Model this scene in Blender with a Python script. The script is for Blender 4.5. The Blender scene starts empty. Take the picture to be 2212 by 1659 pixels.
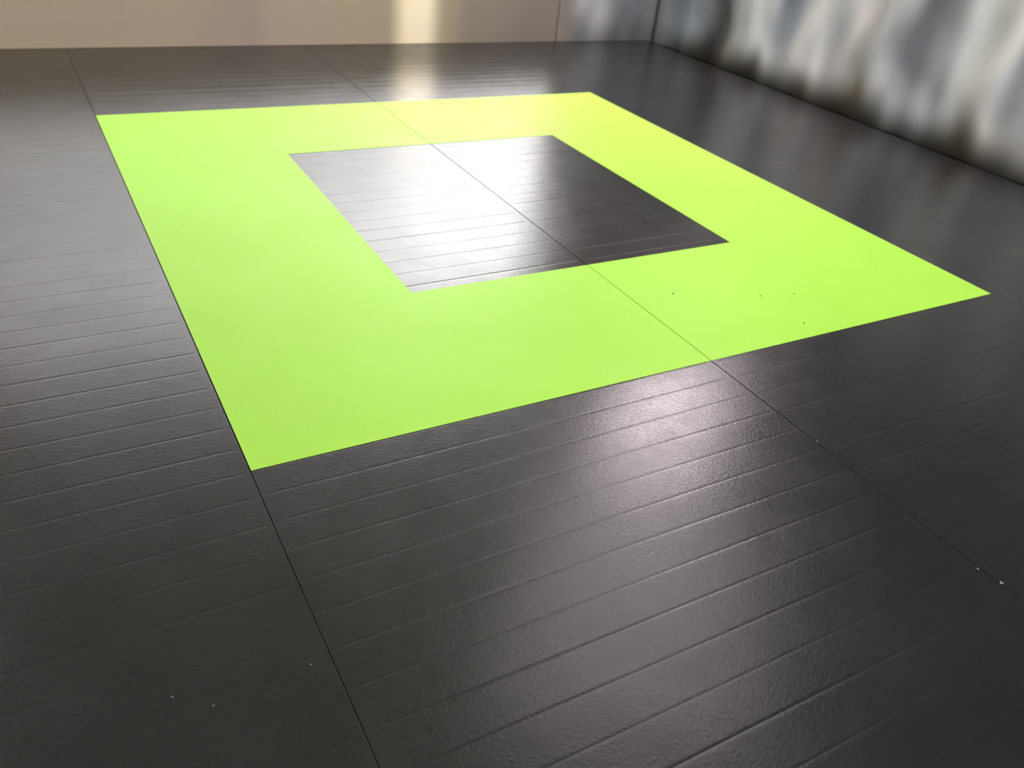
import bpy, bmesh, math, random
from mathutils import Matrix, Vector, noise
random.seed(7)
S=bpy.context.scene
S.view_settings.view_transform='Standard'
col=S.collection
H=1.381; TOP=0.04

# ---------------------------------------------------------------- helpers
def obj_from_bm(bm,name,mats,smooth=True,parent=None):
    me=bpy.data.meshes.new(name); bm.normal_update(); bm.to_mesh(me); bm.free()
    for m in (mats if isinstance(mats,(list,tuple)) else [mats]): me.materials.append(m)
    if smooth:
        for p in me.polygons: p.use_smooth=True
    o=bpy.data.objects.new(name,me); col.objects.link(o)
    if parent: o.parent=parent
    return o
def tag(o,label,cat,group=None):
    o["label"]=label; o["category"]=cat
    if group: o["group"]=group
def box(name,lo,hi,mat,bev=0,parent=None,structure=False):
    bm=bmesh.new(); bmesh.ops.create_cube(bm,size=1)
    for v in bm.verts:
        v.co=Vector([(lo[i]+hi[i])/2+v.co[i]*(hi[i]-lo[i]) for i in range(3)])
    if bev: bmesh.ops.bevel(bm,geom=bm.edges[:],offset=bev,segments=3,affect='EDGES',profile=.6)
    o=obj_from_bm(bm,name,mat,smooth=False,parent=parent)
    if structure: o["kind"]="structure"
    return o
def newmat(name):
    m=bpy.data.materials.new(name); m.use_nodes=True
    nt=m.node_tree; return m,nt,nt.nodes['Principled BSDF']
def N(nt,t,**k):
    n=nt.nodes.new(t)
    for a,b in k.items():
        if a in n.inputs: n.inputs[a].default_value=b
        else: setattr(n,a,b)
    return n
def ramp(nt,fac,stops,interp='EASE'):
    r=nt.nodes.new('ShaderNodeValToRGB'); r.color_ramp.interpolation=interp
    els=r.color_ramp.elements
    while len(els)<len(stops): els.new(.5)
    for e,(p,c) in zip(els,stops):
        e.position=p; e.color=(c if len(c)==4 else (*c,1))
    nt.links.new(fac,r.inputs[0]); return r
def axisramp(nt,axis,lo,hi,stops,interp='EASE'):
    tc=N(nt,'ShaderNodeTexCoord'); s=N(nt,'ShaderNodeSeparateXYZ'); nt.links.new(tc.outputs['Object'],s.inputs[0])
    mr=N(nt,'ShaderNodeMapRange'); mr.inputs['From Min'].default_value=lo; mr.inputs['From Max'].default_value=hi
    nt.links.new(s.outputs[axis],mr.inputs['Value'])
    return ramp(nt,mr.outputs[0],[((p-lo)/(hi-lo),c) for p,c in stops],interp)
def vmul(nt,a,b):
    n=N(nt,'ShaderNodeVectorMath',operation='MULTIPLY'); nt.links.new(a,n.inputs[0]); nt.links.new(b,n.inputs[1]); return n.outputs[0]
def plain(name,c,rough=.6,spec=.4,var=.12,scale=4):
    m,nt,b=newmat(name)
    tc=N(nt,'ShaderNodeTexCoord'); n=N(nt,'ShaderNodeTexNoise',Scale=scale,Detail=3.0)
    nt.links.new(tc.outputs['Object'],n.inputs['Vector'])
    r=ramp(nt,n.outputs['Fac'],[(.3,tuple(x*(1-var) for x in c)),(.7,tuple(min(1,x*(1+var)) for x in c))])
    nt.links.new(r.outputs[0],b.inputs['Base Color'])
    b.inputs['Roughness'].default_value=rough; b.inputs['Specular IOR Level'].default_value=spec
    return m
def emis(name,c,s):
    m,nt,b=newmat(name)
    b.inputs['Base Color'].default_value=(.8,.8,.8,1)
    b.inputs['Emission Color'].default_value=(*c,1); b.inputs['Emission Strength'].default_value=s
    return m

# ---------------------------------------------------------------- materials
def vinyl(name,c,rough,green=False):
    m,nt,b=newmat(name); L=nt.links.new
    tc=N(nt,'ShaderNodeTexCoord')
    n=N(nt,'ShaderNodeTexNoise',Scale=1.6,Detail=3.0,Roughness=.5); L(tc.outputs['Object'],n.inputs['Vector'])
    v=.02 if green else .14
    r=ramp(nt,n.outputs['Fac'],[(.3,tuple(x*(1-v) for x in c)),(.7,tuple(min(1,x*(1+v)) for x in c))]); L(r.outputs[0],b.inputs['Base Color'])
    n3=N(nt,'ShaderNodeTexNoise',Scale=6.0,Detail=7.0,Roughness=.65); L(tc.outputs['Object'],n3.inputs['Vector'])
    mr=N(nt,'ShaderNodeMapRange'); mr.inputs['From Min'].default_value=.3; mr.inputs['From Max'].default_value=.7
    mr.inputs['To Min'].default_value=rough-.03; mr.inputs['To Max'].default_value=rough+.06
    L(n3.outputs['Fac'],mr.inputs['Value']); L(mr.outputs[0],b.inputs['Roughness'])
    g=N(nt,'ShaderNodeTexNoise',Scale=125.0,Detail=4.0,Roughness=.65,Distortion=.5); L(tc.outputs['Object'],g.inputs['Vector'])
    w=N(nt,'ShaderNodeTexNoise',Scale=9.0,Detail=1.0); L(tc.outputs['Object'],w.inputs['Vector'])
    b1=N(nt,'ShaderNodeBump',Strength=1.0,Distance=.0005 if not green else .0004); L(w.outputs['Fac'],b1.inputs['Height'])
    b2=N(nt,'ShaderNodeBump',Strength=1.0,Distance=.00048 if not green else .00005); L(g.outputs['Fac'],b2.inputs['Height']); L(b1.outputs[0],b2.inputs['Normal'])
    L(b2.outputs[0],b.inputs['Normal'])
    b.inputs['IOR'].default_value=1.52 if not green else 1.25
    return m
M_black=vinyl('black_vinyl',(.0165,.0160,.0165),.205)
M_crease_shade=plain('vinyl_crease_shade',(.012,.0116,.012),.4,.4)  # occlusion shade painted into the groove bottoms as a darker base colour
M_green=vinyl('lime_vinyl',(.415,.81,.080),.45,True)
M_gcrease=plain('lime_vinyl_seam',(.10,.20,.012),.9,.0)
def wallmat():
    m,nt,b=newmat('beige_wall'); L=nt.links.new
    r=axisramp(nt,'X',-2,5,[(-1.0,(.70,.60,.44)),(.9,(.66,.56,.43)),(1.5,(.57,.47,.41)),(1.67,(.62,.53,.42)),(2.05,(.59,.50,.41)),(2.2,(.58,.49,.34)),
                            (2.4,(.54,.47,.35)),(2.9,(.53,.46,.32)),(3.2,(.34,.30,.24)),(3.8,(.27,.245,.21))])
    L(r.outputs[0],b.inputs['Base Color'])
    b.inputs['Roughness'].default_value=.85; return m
M_wall=wallmat()
M_dimwall=plain('grey_brown_wall',(.10,.095,.08),.8)
M_sidewall=plain('cream_side_wall',(.5,.46,.43),.8)
M_ceil=plain('white_ceiling',(.60,.57,.60),.9)
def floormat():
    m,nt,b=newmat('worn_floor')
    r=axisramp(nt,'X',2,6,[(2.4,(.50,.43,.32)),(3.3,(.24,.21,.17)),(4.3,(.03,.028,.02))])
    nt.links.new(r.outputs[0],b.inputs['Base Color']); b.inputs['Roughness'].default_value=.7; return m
M_floor=floormat()
M_frame=plain('grey_window_frame',(.45,.45,.45),.4)
def panemat():
    m,nt,b=newmat('frosted_daylight_glass')
    rx=axisramp(nt,'X',-1,5,[(-.9,(.22,.21,.21)),(.4,(.32,.31,.31)),(1.4,(.46,.45,.45)),(2.2,(.66,.65,.65)),(3.1,(.95,.94,.94)),(3.8,(1,.98,.98))])
    rz=axisramp(nt,'Z',0,3,[(.5,(.40,.40,.40)),(1.2,(.44,.44,.44)),(1.8,(.80,.80,.80)),(2.3,(1,1,1))])
    b.inputs['Base Color'].default_value=(.5,.5,.5,1)
    nt.links.new(vmul(nt,rx.outputs[0],rz.outputs[0]),b.inputs['Emission Color']); b.inputs['Emission Strength'].default_value=13; return m
M_pane=panemat()
M_lamp=emis('lamp_diffuser',(1,.86,.90),23)
M_lamp3=emis('lamp_diffuser_dim',(1,.90,.925),3)
M_fill=emis('fill_diffuser',(1,.98,1.0),8)  # glow of the added fill panels only
M_white=plain('white_enamel',(.8,.8,.8),.4)
def slitmat():
    m,nt,b=newmat('warm_frosted_glass')
    rz=axisramp(nt,'Z',0,.6,[(.0,(.07,.07,.07)),(.33,(.085,.085,.085)),(.42,(.8,.8,.8)),(.5,(1,1,1))])
    rx=axisramp(nt,'X',2.4,3.0,[(2.48,(0,0,0)),(2.67,(1,.84,.56)),(2.78,(1,.87,.61)),(2.96,(0,0,0))])
    b.inputs['Base Color'].default_value=(.53,.46,.33,1); b.inputs['Roughness'].default_value=.85
    nt.links.new(vmul(nt,rx.outputs[0],rz.outputs[0]),b.inputs['Emission Color']); b.inputs['Emission Strength'].default_value=7; return m
M_crumb=plain('white_paper',(.26,.26,.25),.8)
M_dirt=plain('dark_dirt',(.10,.14,.03),.8)

# ---------------------------------------------------------------- room
XL,XR,YB,YF,ZC=-3.2,6.0,-3.0,6.19,2.8
box('floor',(XL-.1,YB-.1,-.1),(XR+.1,YF+.1,0),M_floor,structure=True)
box('ceiling',(XL-.1,YB-.1,ZC),(XR+.1,YF+.1,ZC+.1),M_ceil,structure=True)
box('wall_left',(XL-.1,YB-.1,0),(XL,YF+.1,ZC),M_sidewall,structure=True)
box('wall_right',(XR,YB-.1,0),(XR+.1,YF+.1,ZC),M_dimwall,structure=True)
box('wall_back',(XL,YB-.1,0),(XR,YB,ZC),M_sidewall,structure=True)
WX0,WX1,WZ0,WZ1=-.8,4.03,.5,2.5
SX0,SX1=2.48,2.96
bm=bmesh.new()
def addbox(bm,lo,hi):
    r=bmesh.ops.create_cube(bm,size=1)
    for v in r['verts']: v.co=Vector([(lo[i]+hi[i])/2+v.co[i]*(hi[i]-lo[i]) for i in range(3)])
addbox(bm,(XL,YF,0),(WX0,YF+.12,ZC)); addbox(bm,(WX1,YF,0),(XR,YF+.12,ZC))
addbox(bm,(WX0,YF,0),(SX0,YF+.12,WZ0)); addbox(bm,(SX1,YF,0),(WX1,YF+.12,WZ0)); addbox(bm,(WX0,YF,WZ1),(WX1,YF+.12,ZC))
o=obj_from_bm(bm,'wall_far',M_wall,smooth=False); o["kind"]="structure"
bm=bmesh.new(); t=.05
for lo,hi in [((WX0,YF+.03,WZ0),(SX0,YF+.09,WZ0+t)),((SX1,YF+.03,WZ0),(WX1,YF+.09,WZ0+t)),((WX0,YF+.03,WZ1-t),(WX1,YF+.09,WZ1)),
              ((WX0,YF+.03,WZ0),(WX0+t,YF+.09,WZ1)),((WX1-t,YF+.03,WZ0),(WX1,YF+.09,WZ1))]: addbox(bm,lo,hi)
w=obj_from_bm(bm,'window_1',[M_frame],smooth=False); w["kind"]="structure"
box('pane',(WX0+.02,YF+.055,WZ0+.02),(WX1-.02,YF+.065,WZ1-.02),M_pane,parent=w)
o=box('window_2',(SX0,YF+.0005,0),(SX1,YF+.05,WZ0+.019),slitmat(),structure=True)

# ---------------------------------------------------------------- mats
def roll(x0,x1,y0,y1,label,phase,gl,gr,dmin=.0003,dmax=.0007):
    x0+=gl; x1-=gr
    xs=[x0,x0+.0009,x0+.0015,x0+.010,x0+.018,x0+.03]+[x0+.03+(x1-x0-.06)*i/40 for i in range(1,40)]+[x1-.03,x1-.018,x1-.010,x1-.0015,x1-.0009,x1]
    prof=[(-.020,0),(-.010,0),(-.005,-.1),(-.0025,-.45),(-.0007,-1),(.0007,-1),(.0025,-.4),(.005,.06),(.008,.08),(.013,.0),(.022,0)]
    k=math.ceil((y0-phase+.03)/.1); rows=[(y0,None,0,0)]
    while phase+k*.1<y1-.03:
        yc=phase+k*.1
        for j,(dy,dz) in enumerate(prof): rows.append((yc+dy,k,dz,1 if j in(4,) else 0))
        rows.append((yc+.05,None,0,0)); k+=1
    rows=[r for r in rows if r[0]<y1-.001]+[(y1,None,0,0)]
    rnd=random.Random(int(x0*1000)); dep={}
    bm=bmesh.new(); grid=[]
    for (y,k,dz,_) in rows:
        rv=[]
        for i,x in enumerate(xs):
            e=min(x-x0,x1-x)
            z=TOP
            if e<.0004: z-=.002
            yy=y
            if k is not None:
                d=dep.setdefault(k,rnd.uniform(dmin,dmax))
                fade=max(0,min(1,(e-.009)/.015))
                z+=dz*d*fade*(.95+.3*noise.noise(Vector((x*2.5,k*7.1,x0))))
                yy+=.003*noise.noise(Vector((x*1.3,k*3.3,x0)))
            rv.append(bm.verts.new((x,yy,z)))
        grid.append(rv)
    n=len(xs)
    for ri,(a,b) in enumerate(zip(grid,grid[1:])):
        for i in range(n-1):
            f=bm.faces.new((a[i],a[i+1],b[i+1],b[i]))
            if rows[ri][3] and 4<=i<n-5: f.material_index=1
    def skirt(loop):
        low=[bm.verts.new((v.co.x,v.co.y,.0)) for v in loop]
        for i in range(len(loop)-1): bm.faces.new((loop[i+1],loop[i],low[i],low[i+1]))
    skirt([r[0] for r in grid][::-1]); skirt([r[-1] for r in grid]); skirt(grid[0]); skirt(grid[-1][::-1])
    bmesh.ops.recalc_face_normals(bm,faces=bm.faces[:])
    if sum(f.normal.z for f in bm.faces)<0: bmesh.ops.reverse_faces(bm,faces=bm.faces[:])
    o=obj_from_bm(bm,'rolled_mat',[M_black,M_crease_shade])
    for p in o.data.polygons:
        if abs(p.normal.z)<.5: p.use_smooth=False
    tag(o,label,'gym mat','black vinyl roll-out mats')
    return o
Y0,Y1=-1.6,6.115
roll(-1.177,.323,Y0,Y1,'black ribbed vinyl gym mat beside the lime green frame',.063,.001,.0006,.00012,.00035)
roll(.323,1.823,Y0,Y1,'black ribbed vinyl gym mat under the lime green frame',.067,.0005,.0011,.00025,.0006)
roll(1.823,3.323,Y0,Y1,'black ribbed vinyl gym mat under the lime green frame',.060,.0011,.0010,.00022,.0005)
roll(3.323,4.86,Y0,Y1,'black ribbed vinyl gym mat beside the grey-white draped curtain',.066,.0008,.001,.00015,.0003)

# green frame
bm=bmesh.new(); T=TOP+.0012
ox0,ox1,oy0,oy1=.3255,3.3205,1.667,4.675; ix0,ix1,iy0,iy1=1.076,2.566,2.417,3.915; sx=1.823
xs=[ox0,ox0+.001,ix0,sx-.003,sx-.0013,sx+.0013,sx+.003,ix1,ox1-.001,ox1]; ys=[oy0,iy0,iy1,oy1]
V={}
def gv(i,j):
    if (i,j) not in V:
        z=T-(.0007 if i in(4,5) else 0)
        V[(i,j)]=bm.verts.new((xs[i],ys[j],z))
    return V[(i,j)]
for i in range(9):
    for j in range(3):
        if j==1 and 2<=i<=6: continue
        f=bm.faces.new((gv(i,j),gv(i+1,j),gv(i+1,j+1),gv(i,j+1)))
        if i==4: f.material_index=1
ed=[e for e in bm.edges if e.is_boundary]
r=bmesh.ops.extrude_edge_only(bm,edges=ed)
for v in [g for g in r['geom'] if isinstance(g,bmesh.types.BMVert)]: v.co.z=TOP+.0003
o=obj_from_bm(bm,'green_square_frame',[M_green,M_gcrease],smooth=False)
tag(o,'lime green square frame inlaid on black gym mats','mat marking')

# ---------------------------------------------------------------- draped curtains
def lerp(a,b,t): return tuple(x+(y-x)*t for x,y in zip(a,b))
def sm(a,b,x):
    t=max(0,min(1,(x-a)/(b-a))); return t*t*(3-2*t)
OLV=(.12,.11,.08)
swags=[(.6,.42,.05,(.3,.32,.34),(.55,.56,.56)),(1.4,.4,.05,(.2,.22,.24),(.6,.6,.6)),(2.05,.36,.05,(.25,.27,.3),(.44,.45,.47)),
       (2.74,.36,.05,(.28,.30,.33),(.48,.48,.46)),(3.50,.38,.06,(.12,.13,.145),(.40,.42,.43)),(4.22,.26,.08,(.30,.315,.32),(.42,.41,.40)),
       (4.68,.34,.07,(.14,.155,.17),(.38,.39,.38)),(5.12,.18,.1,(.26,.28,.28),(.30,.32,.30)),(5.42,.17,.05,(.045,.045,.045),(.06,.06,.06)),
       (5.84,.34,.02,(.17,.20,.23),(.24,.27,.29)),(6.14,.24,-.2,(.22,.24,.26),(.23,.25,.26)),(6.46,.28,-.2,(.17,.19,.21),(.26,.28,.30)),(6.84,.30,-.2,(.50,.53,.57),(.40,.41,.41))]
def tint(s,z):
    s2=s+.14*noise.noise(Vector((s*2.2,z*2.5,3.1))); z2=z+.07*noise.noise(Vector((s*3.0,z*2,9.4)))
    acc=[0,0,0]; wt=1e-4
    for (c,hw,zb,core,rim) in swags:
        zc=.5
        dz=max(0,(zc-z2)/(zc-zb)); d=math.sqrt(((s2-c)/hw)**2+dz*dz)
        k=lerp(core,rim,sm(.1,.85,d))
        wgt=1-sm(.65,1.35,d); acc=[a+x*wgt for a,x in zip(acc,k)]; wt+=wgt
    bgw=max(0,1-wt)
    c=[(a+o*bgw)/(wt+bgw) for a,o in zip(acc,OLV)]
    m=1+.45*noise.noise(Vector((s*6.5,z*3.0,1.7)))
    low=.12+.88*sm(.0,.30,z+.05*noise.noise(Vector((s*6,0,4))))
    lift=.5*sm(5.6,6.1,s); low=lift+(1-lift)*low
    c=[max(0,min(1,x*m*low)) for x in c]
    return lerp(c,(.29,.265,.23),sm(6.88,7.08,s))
m,nt,b=newmat('draped_cloth'); at=N(nt,'ShaderNodeAttribute'); at.attribute_name='tint'
nt.links.new(at.outputs['Color'],b.inputs['Base Color']); b.inputs['Roughness'].default_value=.9; b.inputs['Specular IOR Level'].default_value=.1
M_cloth=m
def curtain(sA,sB,pos,nrm,ampl,label):
    bm=bmesh.new(); ds=.02; ns=round((sB-sA)/ds); zs=[i*.03 for i in range(0,50)]
    cl=bm.verts.layers.float_color.new('tint'); G=[]
    for i in range(ns+1):
        s=sA+i*ds; row=[]; px,py=pos(s)
        for z in zs:
            off=ampl*(math.sin(s*13+1.5*noise.noise(Vector((s*1.5,z,0))))+.4*math.sin(s*27+2)+1.0*noise.noise(Vector((s*4,z*2,5))))
            zz=z if z>0 else .008+.006*math.sin(s*13)
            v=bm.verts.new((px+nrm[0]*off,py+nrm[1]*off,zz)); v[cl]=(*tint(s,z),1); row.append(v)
        G.append(row)
    for a_,b_ in zip(G,G[1:]):
        for j in range(len(zs)-1): bm.faces.new((a_[j],a_[j+1],b_[j+1],b_[j]))
    o=obj_from_bm(bm,'draped_curtain',M_cloth)
    md=o.modifiers.new('thickness','SOLIDIFY'); md.thickness=.003; md.offset=0
    tag(o,label,'curtain')
    a=Vector((*pos(sA),1.47)); c=Vector((*pos(sB),1.47)); d=(c-a).normalized(); u=Vector((-d.y,d.x,0))
    bm=bmesh.new(); A=[]; B=[]
    for q in range(10):
        w_=u*.006*math.cos(q*math.pi/5)+Vector((0,0,.006*math.sin(q*math.pi/5)))
        A.append(bm.verts.new(a+w_)); B.append(bm.verts.new(c+w_))
    for q in range(10): bm.faces.new((A[q],A[(q+1)%10],B[(q+1)%10],B[q]))
    bm.faces.new(A); bm.faces.new(B[::-1])
    obj_from_bm(bm,'curtain_rail',M_frame,parent=o)
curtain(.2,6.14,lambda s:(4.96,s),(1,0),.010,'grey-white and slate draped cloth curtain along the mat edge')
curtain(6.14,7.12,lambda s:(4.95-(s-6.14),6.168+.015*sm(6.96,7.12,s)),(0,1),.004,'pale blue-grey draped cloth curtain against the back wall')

# ---------------------------------------------------------------- crumbs
def crumb(name,x,y,z,s,mat,label,cat,group,seed):
    bm=bmesh.new(); bmesh.ops.create_icosphere(bm,subdivisions=2,radius=s)
    for v in bm.verts:
        v.co*=1+1.0*noise.noise(v.co/s*1.3+Vector((seed,0,0))); v.co.z*=.4; v.co.x*=1.4
    zm=min(v.co.z for v in bm.verts)
    for v in bm.verts: v.co.z-=zm
    o=obj_from_bm(bm,name,mat,smooth=False); o.location=(x,y,z); o.rotation_euler=(0,0,seed); tag(o,label,cat,group)
for i,(x,y,s) in enumerate([(1.828,.601,.0036),(1.815,.657,.0022),(1.826,1.199,.0022),(.033,1.086,.0015),(.096,1.037,.0013),(.282,1.05,.0013)]):
    crumb('paper_crumb',x,y,TOP,s,M_crumb,'tiny white paper crumb lying on black mat','crumb','white crumbs on the mats',i*1.7)
for i,(x,y) in enumerate([(2.33,1.975),(2.477,1.942),(2.334,1.751),(2.004,2.102)]):
    crumb('dirt_speck',x,y,T,.0026,M_dirt,'tiny dark dirt speck on the green frame','speck','dark specks on the green frame',i*2.1)

# ---------------------------------------------------------------- ceiling lamps, plus added fill panels
def lamp(x,y,w,l,mat,label,rot=0):
    e=bpy.data.objects.new('ceiling_lamp_or_fill',None); col.objects.link(e); e.location=(x,y,ZC); e.rotation_euler=(0,0,rot)
    tag(e,label,'ceiling lamp','ceiling panel lamps')
    box('housing',(-w/2,-l/2,-.06),(w/2,l/2,0),M_white,bev=.01,parent=e)
    box('diffuser',(-w/2+.03,-l/2+.03,-.07),(w/2-.03,l/2-.03,-.055),mat,parent=e)
lamp(4.38,4.38,.9,1.25,M_lamp,'white ceiling panel lamp, lit',-.78)
lamp(2.85,2.7,1.6,2.2,M_lamp3,'long white ceiling panel lamp, dimly lit',-.7)
lamp(-1.9,4.6,1.2,1.2,M_fill,'square white fill panel added on the ceiling')  # unseen fill, added to brighten the far wall and mats on the left
for x in (-1.6,1.0,3.4):
    lamp(x,-1.2,1.6,1.4,M_fill,'large white fill panel added behind the camera')  # unseen fill row behind the camera, added for broad diffuse light

# world
wd=bpy.data.worlds.new('World'); S.world=wd; wd.use_nodes=True
wd.node_tree.nodes['Background'].inputs[0].default_value=(.8,.9,1,1); wd.node_tree.nodes['Background'].inputs[1].default_value=.3

# camera
R=Matrix(((.87187,.19545,-.44905),(-.48027,.52064,-.70588),(.09583,.8311,.5478)))
cd=bpy.data.cameras.new('camera'); cam=bpy.data.objects.new('camera',cd); col.objects.link(cam)
M=R.to_4x4(); M.translation=Vector((0,0,H+TOP)); cam.matrix_world=M
cd.sensor_width=36; cd.lens=1804.7/2212*36; cd.clip_start=.05
cd.dof.use_dof=True; cd.dof.focus_distance=2.2; cd.dof.aperture_fstop=3.2
S.camera=cam
